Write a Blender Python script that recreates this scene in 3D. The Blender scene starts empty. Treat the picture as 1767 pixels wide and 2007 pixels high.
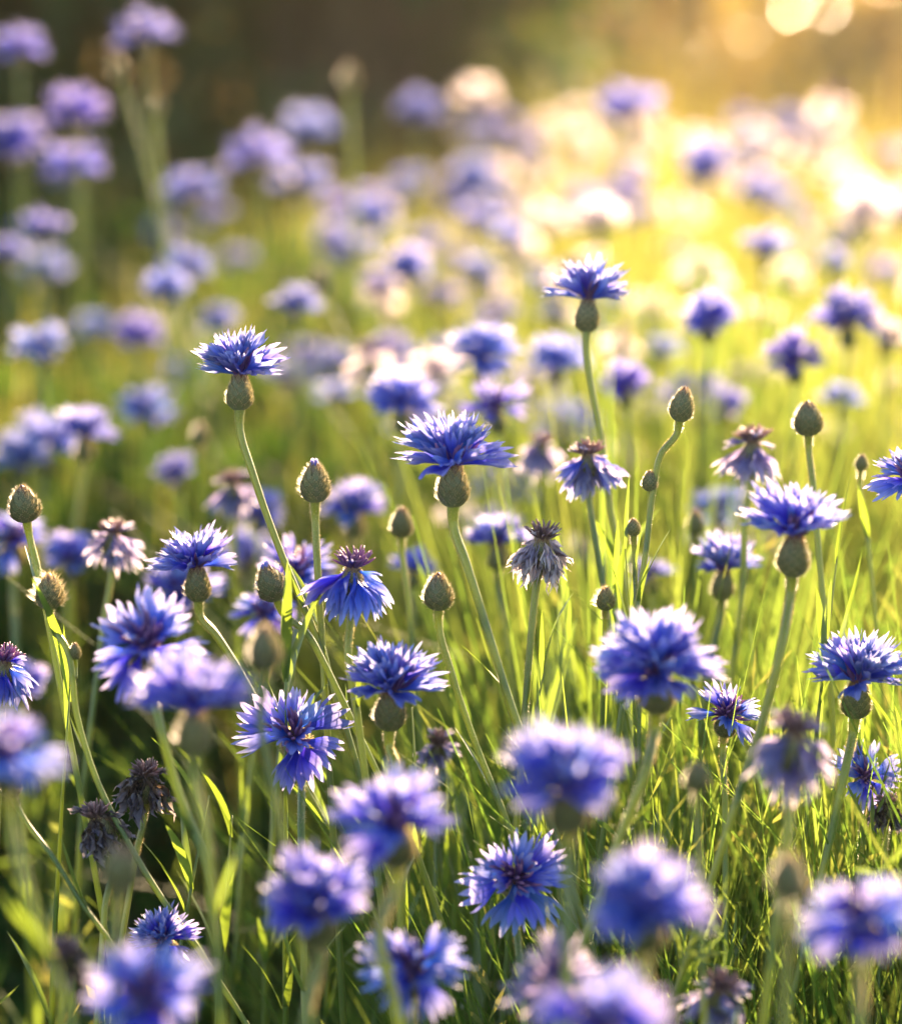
import bpy, math, random
import numpy as np
from mathutils import Vector, Matrix, Quaternion

# ------------------------------------------------------------------ camera, sky, sun, exposure
SC = bpy.context.scene
COL = SC.collection
R = math.radians
IW, IH, FPX = 1767.0, 2007.0, 5911.0        # photograph size and focal length in its pixels
CAM_H, PITCH = 0.96, R(14.3)
cam_data = bpy.data.cameras.new('camera')
cam = bpy.data.objects.new('camera', cam_data)
COL.objects.link(cam)
cam.location = (0, 0, CAM_H)
cam.rotation_euler = (math.pi / 2 - PITCH, 0, 0)
cam_data.sensor_fit = 'HORIZONTAL'
cam_data.sensor_width = 36.0
cam_data.lens = 36.0 * FPX / IW
cam_data.clip_start = 0.05
cam_data.clip_end = 500.0
cam_data.dof.use_dof = True
cam_data.dof.focus_distance = 1.24
cam_data.dof.aperture_fstop = 4.6
cam_data.dof.aperture_blades = 0
SC.camera = cam

SUN_AZ, SUN_EL = R(19.0), R(15.0)
world = bpy.data.worlds.new('World')
SC.world = world
world.use_nodes = True
wn = world.node_tree
wn.nodes.clear()
sky = wn.nodes.new('ShaderNodeTexSky')
sky.sky_type = 'NISHITA'
sky.sun_disc = False
sky.sun_elevation = SUN_EL
sky.sun_rotation = SUN_AZ
bg = wn.nodes.new('ShaderNodeBackground')
bg.inputs['Strength'].default_value = 0.055
wo = wn.nodes.new('ShaderNodeOutputWorld')
wn.links.new(sky.outputs[0], bg.inputs['Color'])
wn.links.new(bg.outputs[0], wo.inputs['Surface'])

sun_data = bpy.data.lights.new('sun', 'SUN')
sun_data.energy = 5.0
sun_data.angle = R(0.5)
sun_data.color = (1.0, 0.71, 0.42)
sun = bpy.data.objects.new('sun', sun_data)
COL.objects.link(sun)
to_sun = Vector((math.sin(SUN_AZ) * math.cos(SUN_EL), math.cos(SUN_AZ) * math.cos(SUN_EL), math.sin(SUN_EL)))
sun.rotation_euler = (-to_sun).to_track_quat('-Z', 'Y').to_euler()
sun.location = to_sun * 20

SC.view_settings.view_transform = 'Standard'
SC.view_settings.look = 'None'
SC.view_settings.gamma = 1.0
SC.view_settings.exposure = 3.05
SC.render.engine = 'CYCLES'
SC.cycles.use_denoising = True
SC.cycles.max_bounces = 8
SC.cycles.diffuse_bounces = 3
SC.cycles.glossy_bounces = 2
SC.cycles.transmission_bounces = 4
SC.cycles.transparent_max_bounces = 4
SC.cycles.volume_bounces = 0
SC.cycles.caustics_reflective = False
SC.cycles.caustics_refractive = False

VIEW = Vector((0, math.cos(PITCH), -math.sin(PITCH)))
CUP = Vector((0, math.sin(PITCH), math.cos(PITCH)))
CRT = Vector((1, 0, 0))


def at(px, py, d):
    """world point seen at pixel (px, py) of the photograph, d metres along the view axis"""
    return (Vector((0, 0, CAM_H)) + VIEW * d + CRT * ((px - IW / 2) / FPX * d)
            + CUP * ((IH / 2 - py) / FPX * d))


def to_px(p):
    v = Vector(p) - Vector((0, 0, CAM_H))
    d = v.dot(VIEW)
    return IW / 2 + v.dot(CRT) / d * FPX, IH / 2 - v.dot(CUP) / d * FPX, d


# ------------------------------------------------------------------ materials
def mat_thin(name, refl, trans, mix, rough=0.45, spec=0.06, var=0.12, vein=0.0, attr=None, attr_refl=None,
             attr_trans=None, hue=0.0, grad=None):
    """thin plant tissue: reflects one colour, lets another through"""
    m = bpy.data.materials.new(name)
    m.use_nodes = True
    nt = m.node_tree
    nt.nodes.clear()
    N, L = nt.nodes.new, nt.links.new
    out = N('ShaderNodeOutputMaterial')
    dif, tra, glo = N('ShaderNodeBsdfDiffuse'), N('ShaderNodeBsdfTranslucent'), N('ShaderNodeBsdfGlossy')
    glo.inputs['Roughness'].default_value = rough
    glo.inputs['Color'].default_value = (1, 1, 1, 1)
    m1, m2 = N('ShaderNodeMixShader'), N('ShaderNodeMixShader')
    m1.inputs[0].default_value = mix
    L(dif.outputs[0], m1.inputs[1]); L(tra.outputs[0], m1.inputs[2])
    L(m1.outputs[0], m2.inputs[1]); L(glo.outputs[0], m2.inputs[2])
    lw = N('ShaderNodeLayerWeight'); lw.inputs['Blend'].default_value = 0.35
    mm = N('ShaderNodeMath'); mm.operation = 'MULTIPLY_ADD'
    mm.inputs[1].default_value = spec * 2.5; mm.inputs[2].default_value = spec * 0.4
    L(lw.outputs['Facing'], mm.inputs[0]); L(mm.outputs[0], m2.inputs[0])
    L(m2.outputs[0], out.inputs['Surface'])
    oi = N('ShaderNodeObjectInfo')

    def chain(col, other, target):
        src = None
        c = N('ShaderNodeRGB'); c.outputs[0].default_value = (*col, 1); src = c.outputs[0]
        if attr and other is not None:
            a = N('ShaderNodeAttribute'); a.attribute_name = attr
            mx = N('ShaderNodeMix'); mx.data_type = 'RGBA'
            c2 = N('ShaderNodeRGB'); c2.outputs[0].default_value = (*other, 1)
            L(a.outputs['Fac'], mx.inputs[0]); L(src, mx.inputs[6]); L(c2.outputs[0], mx.inputs[7])
            src = mx.outputs[2]
        hs = N('ShaderNodeHueSaturation')
        r1 = N('ShaderNodeMapRange'); r1.inputs['To Min'].default_value = 1 - var; r1.inputs['To Max'].default_value = 1 + var
        L(oi.outputs['Random'], r1.inputs['Value'])
        val = r1.outputs[0]
        if vein:
            tc = N('ShaderNodeTexCoord'); mp = N('ShaderNodeMapping')
            mp.inputs['Scale'].default_value = (26, 2.2, 1)
            L(tc.outputs['UV'], mp.inputs['Vector'])
            nz = N('ShaderNodeTexNoise'); nz.inputs['Scale'].default_value = 1.0; nz.inputs['Detail'].default_value = 2
            L(mp.outputs[0], nz.inputs['Vector'])
            r2 = N('ShaderNodeMapRange'); r2.inputs['From Min'].default_value = .3; r2.inputs['From Max'].default_value = .7
            r2.inputs['To Min'].default_value = 1 - vein; r2.inputs['To Max'].default_value = 1 + vein
            L(nz.outputs['Fac'], r2.inputs['Value'])
            mu = N('ShaderNodeMath'); mu.operation = 'MULTIPLY'
            L(val, mu.inputs[0]); L(r2.outputs[0], mu.inputs[1]); val = mu.outputs[0]
        L(val, hs.inputs['Value'])
        if hue:
            r3 = N('ShaderNodeMapRange'); r3.inputs['To Min'].default_value = .5 - hue * .55; r3.inputs['To Max'].default_value = .5 + hue
            mf = N('ShaderNodeMath'); mf.operation = 'FRACT'
            mk = N('ShaderNodeMath'); mk.operation = 'MULTIPLY'; mk.inputs[1].default_value = 7.31
            L(oi.outputs['Random'], mk.inputs[0]); L(mk.outputs[0], mf.inputs[0]); L(mf.outputs[0], r3.inputs['Value'])
            L(r3.outputs[0], hs.inputs['Hue'])
        L(src, hs.inputs['Color'])
        L(hs.outputs[0], target)

    chain(refl, attr_refl, dif.inputs['Color'])
    chain(trans, attr_trans, tra.inputs['Color'])
    return m


M = {}
M['petal'] = mat_thin('petal_blue', (.17, .28, .80), (.80, .76, .99), .42, vein=.26, var=.20, hue=.026, spec=.06,
                      attr='core', attr_refl=(.008, .082, .62), attr_trans=(.03, .07, .55))  # sunlit white at the tips and inner shade are put into these colours
M['faded'] = mat_thin('petal_faded', (.40, .40, .70), (.94, .86, .96), .5, vein=.25, var=.2, hue=.02, spec=.05,
                      attr='core', attr_refl=(.12, .14, .45), attr_trans=(.45, .38, .65))
M['pale'] = mat_thin('petal_pale_sunlit', (.62, .56, .60), (.99, .90, .84), .55, vein=.2, var=.12, hue=.01, spec=.05,
                    attr='core', attr_refl=(.36, .32, .50), attr_trans=(.85, .72, .78))  # pale wilted petals; on far flowers strong backlight painted as a paler colour
M['dry'] = mat_thin('petal_dry', (.20, .19, .30), (.50, .43, .45), .4, vein=.3, var=.25, spec=.05,
                    attr='core', attr_refl=(.09, .06, .05), attr_trans=(.15, .1, .06))
M['disc'] = mat_thin('disc_floret', (.10, .035, .22), (.35, .12, .38), .35, var=.2, spec=.07,
                     attr='core', attr_refl=(.5, .22, .40), attr_trans=(.75, .4, .5))
M['tuft'] = mat_thin('dry_tuft', (.16, .10, .11), (.35, .2, .2), .4, var=.2, spec=.05,
                     attr='core', attr_refl=(.4, .25, .3), attr_trans=(.8, .55, .5))
M['stem'] = mat_thin('stem_green', (.095, .165, .025), (.42, .48, .05), .42, var=.12, spec=.10, rough=.4)
M['leaf'] = mat_thin('leaf_green', (.055, .12, .03), (.24, .34, .03), .5, var=.2, spec=.10, rough=.35)
M['calyx'] = mat_thin('calyx_green', (.13, .155, .055), (.28, .30, .08), .18, var=.1, spec=.08,
                      attr='core', attr_refl=(.20, .06, .045), attr_trans=(.35, .10, .05))
M['fringe'] = mat_thin('calyx_fringe', (.58, .46, .24), (.80, .64, .34), .5, var=.1, spec=.08)
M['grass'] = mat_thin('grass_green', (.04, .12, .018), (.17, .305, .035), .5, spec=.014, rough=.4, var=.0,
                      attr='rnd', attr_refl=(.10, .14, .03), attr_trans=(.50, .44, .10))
M['straw'] = mat_thin('straw_grass', (.20, .15, .05), (.54, .32, .085), .5, spec=.05, var=.0,
                      attr='rnd', attr_refl=(.12, .11, .03), attr_trans=(.30, .21, .04))
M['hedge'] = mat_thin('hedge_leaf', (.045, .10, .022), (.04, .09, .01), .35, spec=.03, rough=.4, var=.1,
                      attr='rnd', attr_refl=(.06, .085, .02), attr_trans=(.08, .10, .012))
M['under'] = mat_thin('undergrowth_shade_leaf', (.018, .06, .012), (.03, .09, .006), .4, spec=.01, rough=.5, var=.1,
                      attr='rnd', attr_refl=(.03, .075, .014), attr_trans=(.06, .13, .01))  # leaf colour darkened to stand for shade low on the left
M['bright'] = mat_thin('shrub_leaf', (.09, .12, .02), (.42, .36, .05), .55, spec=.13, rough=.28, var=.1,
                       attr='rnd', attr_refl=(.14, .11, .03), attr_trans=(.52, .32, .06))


def mat_noise(name, a, b, scale, rough=.9):
    m = bpy.data.materials.new(name)
    m.use_nodes = True
    nt = m.node_tree
    p = nt.nodes['Principled BSDF']
    p.inputs['Roughness'].default_value = rough
    tc = nt.nodes.new('ShaderNodeTexCoord')
    nz = nt.nodes.new('ShaderNodeTexNoise'); nz.inputs['Scale'].default_value = scale; nz.inputs['Detail'].default_value = 6
    cr = nt.nodes.new('ShaderNodeValToRGB')
    cr.color_ramp.elements[0].position = .35; cr.color_ramp.elements[1].position = .65
    cr.color_ramp.elements[0].color = (*a, 1); cr.color_ramp.elements[1].color = (*b, 1)
    nt.links.new(tc.outputs['Object'], nz.inputs['Vector'])
    nt.links.new(nz.outputs['Fac'], cr.inputs[0]); nt.links.new(cr.outputs[0], p.inputs['Base Color'])
    return m


M['soil'] = mat_noise('soil', (.022, .034, .012), (.045, .06, .018), 6)
M['bark'] = mat_noise('bark', (.06, .045, .03), (.14, .10, .06), 14)


# ------------------------------------------------------------------ mesh helpers
class MB:
    def __init__(s):
        s.v, s.f, s.mi, s.uv, s.core = [], [], [], [], []

    def add(s, verts, faces, mi=0, uv=None, core=None):
        o = len(s.v)
        s.v += [tuple(p) for p in verts]
        s.f += [tuple(i + o for i in f) for f in faces]
        s.mi += [mi] * len(faces)
        s.uv += uv if uv else [(0, 0)] * len(verts)
        s.core += core if core else [0.0] * len(verts)

    def merge(s, other, mat, mi=0):
        s.add([mat @ Vector(p) for p in other.v], other.f, mi, list(other.uv), list(other.core))
        s.mi[-len(other.f):] = [mi + k for k in other.mi]

    def mesh(s, name, mats, smooth=True):
        me = bpy.data.meshes.new(name)
        me.from_pydata(s.v, [], s.f)
        for m in mats:
            me.materials.append(m)
        me.polygons.foreach_set('material_index', s.mi)
        me.polygons.foreach_set('use_smooth', [smooth] * len(s.f))
        at_ = me.attributes.new('core', 'FLOAT', 'POINT')
        at_.data.foreach_set('value', s.core)
        ul = me.uv_layers.new(name='UVMap')
        li = np.zeros(len(me.loops), dtype=np.int32)
        me.loops.foreach_get('vertex_index', li)
        ul.data.foreach_set('uv', np.array(s.uv, dtype=np.float32)[li].ravel())
        me.update()
        return me


def link(name, me, parent=None, mat=None):
    o = bpy.data.objects.new(name, me)
    COL.objects.link(o)
    if parent is not None:
        o.parent = parent
    if mat is not None:
        o.matrix_local = mat
    return o


def tag(o, label=None, cat=None, group=None, kind=None):
    if label: o['label'] = label
    if cat: o['category'] = cat
    if group: o['group'] = group
    if kind: o['kind'] = kind
    return o


def empty(name, loc):
    o = bpy.data.objects.new(name, None)
    COL.objects.link(o)
    o.location = loc
    o.empty_display_size = .02
    return o


def sstep(a, b, x):
    t = min(1, max(0, (x - a) / (b - a)))
    return t * t * (3 - 2 * t)


# ------------------------------------------------------------------ flower pieces (unit: petal length 1)
def petal_mb(rng, lobes=6, seg=4, rows=10, width=.20, curl=1.0, droop=0.0, ld=.34, crumple=0.0):
    mb = MB()
    cols = lobes * seg
    tips = [1 - ld * .0 - rng.uniform(0, .12) - .16 * abs((k + .5) / lobes * 2 - 1) ** 2 for k in range(lobes)]
    V, UV, CO = [], [], []
    skew = rng.uniform(-.05, .05)
    ph = rng.uniform(0, 6)
    for j in range(rows + 1):
        t = j / rows
        for i in range(cols + 1):
            u = i / cols * 2 - 1
            k = min(lobes - 1, i // seg)
            w = (i - k * seg) / seg
            tip = tips[k]
            if i == cols: w = 1
            valley = tip - ld
            if w == 0 and k > 0: valley = min(tips[k - 1], tip) - ld
            if w == 1 and k < lobes - 1: valley = min(tips[k + 1], tip) - ld
            se = valley + (tip - valley) * (1 - abs(w * 2 - 1)) ** .62
            s = t * se
            r = .032 + width * sstep(.14, .95, s)
            A = (math.pi * .95 * (1 - sstep(.14, .9, s)) + sstep(.14, .9, s) * R(84)) * (.55 + .45 * curl)
            # pinch the lobe towards its own axis near the tip
            uc = (k + .5) / lobes * 2 - 1
            pin = sstep(.6, 1.0, t) * .25
            ue = u + (uc - u) * pin
            phi = A * ue
            y = r * math.sin(phi)
            z = r * (1 - math.cos(phi)) * curl
            z += .06 * sstep(.7, 1, t) * math.sin(k * 2.4 + ph)
            x = s
            y += skew * s * s
            # bend of the whole floret
            z += -droop * s * s
            if crumple:
                y += crumple * .05 * math.sin(s * 17 + ph + u * 2)
                z += crumple * .06 * math.sin(s * 13 + u * 5 + ph)
            V.append((x, y, z))
            UV.append(((u + 1) / 2, t))
            CO.append(min(1, max(0, 1.75 - s * 1.8)))  # thin pale tips, deep base; ramp also paints sunlit ends and self-shade
    F = []
    n = cols + 1
    for j in range(rows):
        for i in range(cols):
            F.append((j * n + i, j * n + i + 1, (j + 1) * n + i + 1, (j + 1) * n + i))
    mb.add(V, F, 0, UV, CO)
    return mb


def tube(mb, pts, radii, sides=6, mi=0, core=None, cap=True):
    V, F, CO = [], [], []
    pts = [Vector(p) for p in pts]
    nrm = None
    for i, p in enumerate(pts):
        tg = (pts[min(i + 1, len(pts) - 1)] - pts[max(i - 1, 0)]).normalized()
        if nrm is None:
            nrm = tg.orthogonal().normalized()
        else:
            nrm = (nrm - tg * nrm.dot(tg)).normalized()
        bn = tg.cross(nrm)
        for k in range(sides):
            a = 2 * math.pi * k / sides
            V.append(p + (nrm * math.cos(a) + bn * math.sin(a)) * radii[i])
            CO.append(core[i] if core else 0)
    for i in range(len(pts) - 1):
        for k in range(sides):
            k2 = (k + 1) % sides
            F.append((i * sides + k, i * sides + k2, (i + 1) * sides + k2, (i + 1) * sides + k))
    if cap:
        F.append(tuple((len(pts) - 1) * sides + k for k in range(sides)))
    mb.add(V, F, mi, None, CO)


def disc_mb(rng, n=22, h=.5, spread=.9, hook=True, low=False):
    """the dark inner florets with their pale tips"""
    mb = MB()
    for i in range(n):
        a = i * 2.39996 + rng.uniform(-.3, .3)
        rr = math.sqrt((i + .5) / n)
        el = math.pi / 2 - rr * spread * rng.uniform(.7, 1.15)
        L = h * rng.uniform(.75, 1.15)
        d = Vector((math.cos(a) * math.cos(el), math.sin(a) * math.cos(el), math.sin(el)))
        b = Vector((math.cos(a) * rr * .10, math.sin(a) * rr * .10, 0))
        up = Vector((0, 0, 1))
        pts, rad, co = [], [], []
        K = 3 if low else 5
        for k in range(K + 1):
            t = k / K
            p = b + d * L * t + up * (.12 * L * t * t)
            if hook and t > .75:
                p += Vector((math.cos(a + 1.3), math.sin(a + 1.3), -.1)) * .05 * (t - .75) * 4
            pts.append(p)
            rad.append((.020 + .016 * math.sin(t * math.pi)) * (1 if t < .95 else .6))
            co.append(sstep(.6, 1, t) * rng.uniform(.2, 1))
        tube(mb, pts, rad, 3 if low else 5, 0, co)
    return mb


def calyx_profile(t, bud):
    # t 0 bottom .. 1 top ; returns radius (unit: length 1)
    if bud:
        return .335 * math.sin(math.pi * min(1, .05 + .95 * t) ** .72) ** .75 * (1 - .25 * t) + .02 * (1 - t)
    return .115 + .27 * math.sin(math.pi * min(1, t * .97 + .02) ** .62) ** .9 + .05 * sstep(.8, 1, t)


def calyx_mb(rng, bud=False, spiny=1.0, low=False):
    """ovoid involucre of overlapping scales with a toothed fringe, bottom at z=0, length 1"""
    mb = MB()
    seg, rings = (10, 8) if low else (18, 14)
    V, F, CO = [], [], []
    for j in range(rings + 1):
        t = j / rings
        r = calyx_profile(t, bud)
        for k in range(seg):
            a = 2 * math.pi * k / seg
            V.append((r * math.cos(a), r * math.sin(a), t))
            CO.append(sstep(.62, .95, t) * .9)
    for j in range(rings):
        for k in range(seg):
            k2 = (k + 1) % seg
            F.append((j * seg + k, j * seg + k2, (j + 1) * seg + k2, (j + 1) * seg + k))
    F.append(tuple(range(seg))[::-1])
    F.append(tuple(rings * seg + k for k in range(seg)))
    mb.add(V, F, 0, None, CO)
    rows = 5 if low else 8
    for j in range(rows):
        t0 = .03 + .80 * j / rows
        n = 7 if low else (9 if j < rows - 2 else 8)
        for k in range(n):
            a0 = 2 * math.pi * (k + (j % 2) * .5) / n + rng.uniform(-.06, .06)
            hh = .24 * rng.uniform(.9, 1.1)
            hw = math.pi / n * .95
            prof = [(0, .75), (.35, 1.0), (.7, .72), (1.0, 0.0)]
            P, C = [], []

            def srf(t, a, off):
                r = calyx_profile(min(.995, t), bud) + off
                return (r * math.cos(a), r * math.sin(a), t)
            for (tt, ww) in prof:
                off = .012 + .055 * tt
                for sgn in ((-1, 1) if ww > 0 else (0,)):
                    P.append(srf(t0 + hh * tt, a0 + sgn * hw * ww, off))
                    C.append(.25 * tt + sstep(.55, .9, t0) * .8)
            Fc = [(0, 1, 3, 2), (2, 3, 5, 4), (4, 5, 6)]
            mb.add(P, Fc, 0, None, C)
            # toothed fringe
            nt = 3 if low else 7
            for q in range(nt):
                f = (q + .5) / nt * 2 - 1
                tt = .98 - .62 * abs(f)
                aa = a0 + f * hw * .9
                ln = rng.uniform(.075, .14) * spiny
                b0 = srf(t0 + hh * tt, aa - hw * .10, .03 + .02 * tt)
                b1 = srf(t0 + hh * tt, aa + hw * .10, .03 + .02 * tt)
                tip = srf(t0 + hh * tt + ln * .55, aa + f * .10, .03 + .02 * tt + ln * rng.uniform(.5, 1.1))
                tip = (tip[0], tip[1], t0 + hh * tt + ln * .6)
                mb.add([b0, b1, tip], [(0, 1, 2)], 1)
    if not low:                                     # fine down all over
        for _ in range(420):
            t, a = rng.uniform(.02, .93), rng.uniform(0, 6.283)
            r = calyx_profile(t, bud) + .03
            L = rng.uniform(.05, .11) * (.6 + .4 * spiny)
            w = .010 / max(.15, r)
            mb.add([(r * math.cos(a - w), r * math.sin(a - w), t), (r * math.cos(a + w), r * math.sin(a + w), t),
                    ((r + L) * math.cos(a), (r + L) * math.sin(a), t + L * rng.uniform(-.2, .9))], [(0, 1, 2)], 1)
    return mb


def leaf_mb(rng, n=7):
    mb = MB()
    V, F, UV = [], [], []
    bend = rng.uniform(-.35, .45)
    tw = rng.uniform(-.8, .8)
    for i in range(n + 1):
        t = i / n
        w = .046 * (math.sin(math.pi * min(1, t * .93 + .07) ** .75)) ** .8 * (1 if i < n else .05)
        a = tw * t
        c = Vector((t, 0, bend * t * t))
        for s_ in (-1, 0, 1):
            V.append(c + Vector((0, s_ * w * math.cos(a), abs(s_) * w * .35 + s_ * w * math.sin(a))))
            UV.append(((s_ + 1) / 2, t))
    for i in range(n):
        for k in range(2):
            F.append((i * 3 + k, i * 3 + k + 1, i * 3 + k + 4, i * 3 + k + 3))
    mb.add(V, F, 0, UV)
    return mb


rg = random.Random(11)
PETAL = [petal_mb(rg, lobes=rg.choice([5, 6, 6, 7]), width=rg.uniform(.26, .34), curl=rg.uniform(.6, .95), droop=rg.uniform(-.12, .16), ld=rg.uniform(.17, .28)).mesh('petal', [M['petal']]) for _ in range(9)]
FADED = [petal_mb(rg, lobes=5, width=rg.uniform(.22, .32), curl=rg.uniform(.5, .9), droop=rg.uniform(.0, .2), crumple=.45).mesh('petal', [M['faded']]) for _ in range(6)]
PALE = [petal_mb(rg, lobes=5, width=rg.uniform(.20, .30), curl=rg.uniform(.5, .9), droop=rg.uniform(.0, .25), crumple=.7).mesh('petal', [M['pale']]) for _ in range(5)]
DRY = [petal_mb(rg, lobes=4, width=rg.uniform(.10, .15), curl=rg.uniform(.7, 1), droop=rg.uniform(.0, .35), crumple=1.4).mesh('petal', [M['dry']]) for _ in range(6)]
FLAT = [petal_mb(rg, lobes=rg.choice([4, 5, 5]), width=rg.uniform(.32, .42), curl=rg.uniform(.35, .6), droop=rg.uniform(-.05, .15), ld=rg.uniform(.16, .24)).mesh('petal', [M['petal']]) for _ in range(6)]
DISC = [disc_mb(rg, 24, .46, .85).mesh('blossom', [M['disc']]) for _ in range(3)]
TUFT = [disc_mb(rg, 46, .44, 1.25).mesh('blossom', [M['disc']]) for _ in range(3)]
TUFT_DRY = [disc_mb(rg, 46, .44, 1.25).mesh('blossom', [M['tuft']]) for _ in range(2)]
CALYX = [calyx_mb(rg).mesh('calyx', [M['calyx'], M['fringe']]) for _ in range(3)]
CALYX_LOW = calyx_mb(rg, low=True).mesh('calyx', [M['calyx'], M['fringe']])
BUD = [calyx_mb(rg, bud=True, spiny=rg.uniform(.8, 1.1)).mesh('calyx', [M['calyx'], M['fringe']]) for _ in range(3)]
BUD_SPINY = calyx_mb(rg, bud=True, spiny=2.0).mesh('calyx', [M['calyx'], M['fringe']])
BUD_LOW = calyx_mb(rg, bud=True, low=True).mesh('calyx', [M['calyx'], M['fringe']])
LEAF = [leaf_mb(rg).mesh('leaf', [M['leaf']]) for _ in range(6)]


def frame(axis, roll=0.0):
    z = Vector(axis).normalized()
    x = z.orthogonal().normalized()
    q = Quaternion(z, roll)
    x = q @ x
    y = z.cross(x)
    return Matrix((x, y, z)).transposed().to_4x4()


def petal_slots(rng, kind, full=1.0):
    """(azimuth, elevation, length, roll) of every ray floret"""
    out = []
    if kind == 'open':
        rings = [(round(11 * full), 0, 28, 1.0), (round(11 * full), 26, 52, .99), (round(8 * full), 48, 76, .92)]
    elif kind == 'flat':
        rings = [(round(8 * full), -12, 22, 1.0), (round(6 * full), 14, 44, .88), (3, 45, 75, .62)]
    elif kind == 'star':
        rings = [(round(10 * full), 0, 28, 1.0), (5, 30, 60, .68)]
    elif kind == 'wilt':
        rings = [(round(10 * full), -80, -40, 1.15), (round(7 * full), -70, -26, 1.0), (4, -25, 40, .6)]
    for n, e0, e1, L in rings:
        a0 = rng.uniform(0, 6.28)
        for k in range(n):
            if rng.random() < (.16 if kind == 'wilt' else .06): continue
            out.append((a0 + 2 * math.pi * k / n + rng.uniform(-.28, .28), R(rng.uniform(e0, e1)),
                        L * rng.uniform(.78, 1.10), rng.uniform(-.5, .5)))
    return out


def petal_matrix(az, el, L, roll):
    return (Matrix.Rotation(az, 4, 'Z') @ Matrix.Rotation(-el, 4, 'Y') @ Matrix.Rotation(roll, 4, 'X')
            @ Matrix.Translation((.05, 0, 0)) @ Matrix.Scale(L, 4))


# whole blossoms in one mesh for the blurred flowers far behind
def far_blossom(rng, kind):
    mb = MB()
    for (az, el, L, ro) in petal_slots(rng, kind, .9):
        p = petal_mb(rng, lobes=4, seg=2, rows=5, width=rng.uniform(.26, .34), curl=rng.uniform(.6, .95), droop=rng.uniform(-.1, .15), ld=.26)
        mb.merge(p, petal_matrix(az, el, L, ro))
    mb.merge(disc_mb(rng, 12, .46, .9, False, True), Matrix.Identity(4), 1)
    return mb


FAR = [far_blossom(rg, k).mesh('blossom', [M['petal'], M['disc']]) for k in ('open', 'open', 'flat', 'open', 'flat', 'open')]
FAR_SUNLIT = [far_blossom(rg, k).mesh('blossom', [M['pale'], M['disc']]) for k in ('flat', 'open', 'flat', 'wilt')]  # far blossoms with overexposed sunlight painted into the petals


def spline(pts, per=7):
    """smooth line through points that may be unevenly spaced"""
    P = [Vector(p) for p in pts]
    n = len(P)
    if n < 3:
        return [P[0].lerp(P[1], k / per) for k in range(per + 1)]
    seg = [max(1e-6, (P[i + 1] - P[i]).length) for i in range(n - 1)]
    T = []
    for i in range(n):
        if i == 0: t = (P[1] - P[0]) / seg[0]
        elif i == n - 1: t = (P[-1] - P[-2]) / seg[-1]
        else: t = ((P[i] - P[i - 1]) / seg[i - 1] * seg[i] + (P[i + 1] - P[i]) / seg[i] * seg[i - 1]) / (seg[i] + seg[i - 1])
        T.append(t)
    out = []
    for i in range(n - 1):
        for k in range(per):
            t = k / per
            out.append((2 * t ** 3 - 3 * t * t + 1) * P[i] + (t ** 3 - 2 * t * t + t) * seg[i] * T[i]
                       + (3 * t * t - 2 * t ** 3) * P[i + 1] + (t ** 3 - t * t) * seg[i] * T[i + 1])
    out.append(P[-1])
    return out


UP = Vector((0, 0, 1))


def stem_obj(root, top, pix, d, base, r0, rng, hairs=True, axis=None, r1=None):
    """tapered stem from the head down to the ground; returns the object and its centre line"""
    pts = [top]
    if axis is not None:
        pts.append(top - Vector(axis).normalized() * r0 * 4)
    ty = to_px(top)[1]
    for (px, py) in pix:
        if py > ty + 58: pts.append(at(px, py, d))
    if base is not None:
        pts.append(base)
    line = spline(pts)
    line = [p - root.location for p in line]
    n = len(line)
    cum = [0]
    for i in range(1, n):
        cum.append(cum[-1] + (line[i] - line[i - 1]).length)
    rad = [r0 * (1.0 + .35 * max(0, 1 - c / (r0 * 5)) - .12 * sstep(0, .06, c) + .35 * sstep(.15, .6, c)) for c in cum]
    mb = MB()
    tube(mb, line, rad, 8, 0)
    if hairs:
        for _ in range(int(1100 * min(1, cum[-1] / .4))):
            i = rng.randrange(0, max(1, int(n * .8)))
            a = rng.uniform(0, 6.28)
            tg = (line[min(i + 1, n - 1)] - line[i]).normalized()
            o = tg.orthogonal().normalized()
            o = Quaternion(tg, a) @ o
            p = line[i].lerp(line[min(i + 1, n - 1)], rng.random()) + o * rad[i] * .9
            s_ = tg.cross(o) * .00010
            mb.add([p - s_, p + s_, p + o * rng.uniform(.0005, .0013) - tg * .0003 * rng.uniform(-1, 1)], [(0, 1, 2)], 1)
    me = mb.mesh('stem', [M['stem'], M['fringe']])
    return link('stem', me, root), line, cum


def add_leaves(stem, line, cum, rng, n, first=.085, span=.19):
    for k in range(n):
        c = first + span * (k + rng.uniform(-.3, .3)) / max(1, n - 1 if n > 1 else 1)
        i = min(range(len(cum)), key=lambda q: abs(cum[q] - c))
        if i >= len(line) - 1: continue
        tg = (line[i] - line[i + 1]).normalized()
        side = Quaternion(tg, rng.uniform(0, 6.28)) @ tg.orthogonal().normalized()
        ang = R(rng.uniform(9, 27))
        x = (tg * math.cos(ang) + side * math.sin(ang)).normalized()
        z = (tg * math.sin(ang) - side * math.cos(ang)).normalized()
        y = z.cross(x)
        L = rng.uniform(.026, .055) * (.7 + .3 * k / max(1, n - 1))
        m = Matrix((x, y, z)).transposed().to_4x4()
        m = Matrix.Translation(line[i]) @ m @ Matrix.Diagonal((L, L * rng.uniform(.8, 1.25), L, 1))
        link('leaf', rng.choice(LEAF), stem, m)


def head_axis(side, toward):
    return (UP + CRT * side - Vector((0, 1, 0)) * toward).normalized()


def ground_base(p, dx, rng):
    return Vector((p.x + dx, p.y + rng.uniform(-.01, .06), -.005))


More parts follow.
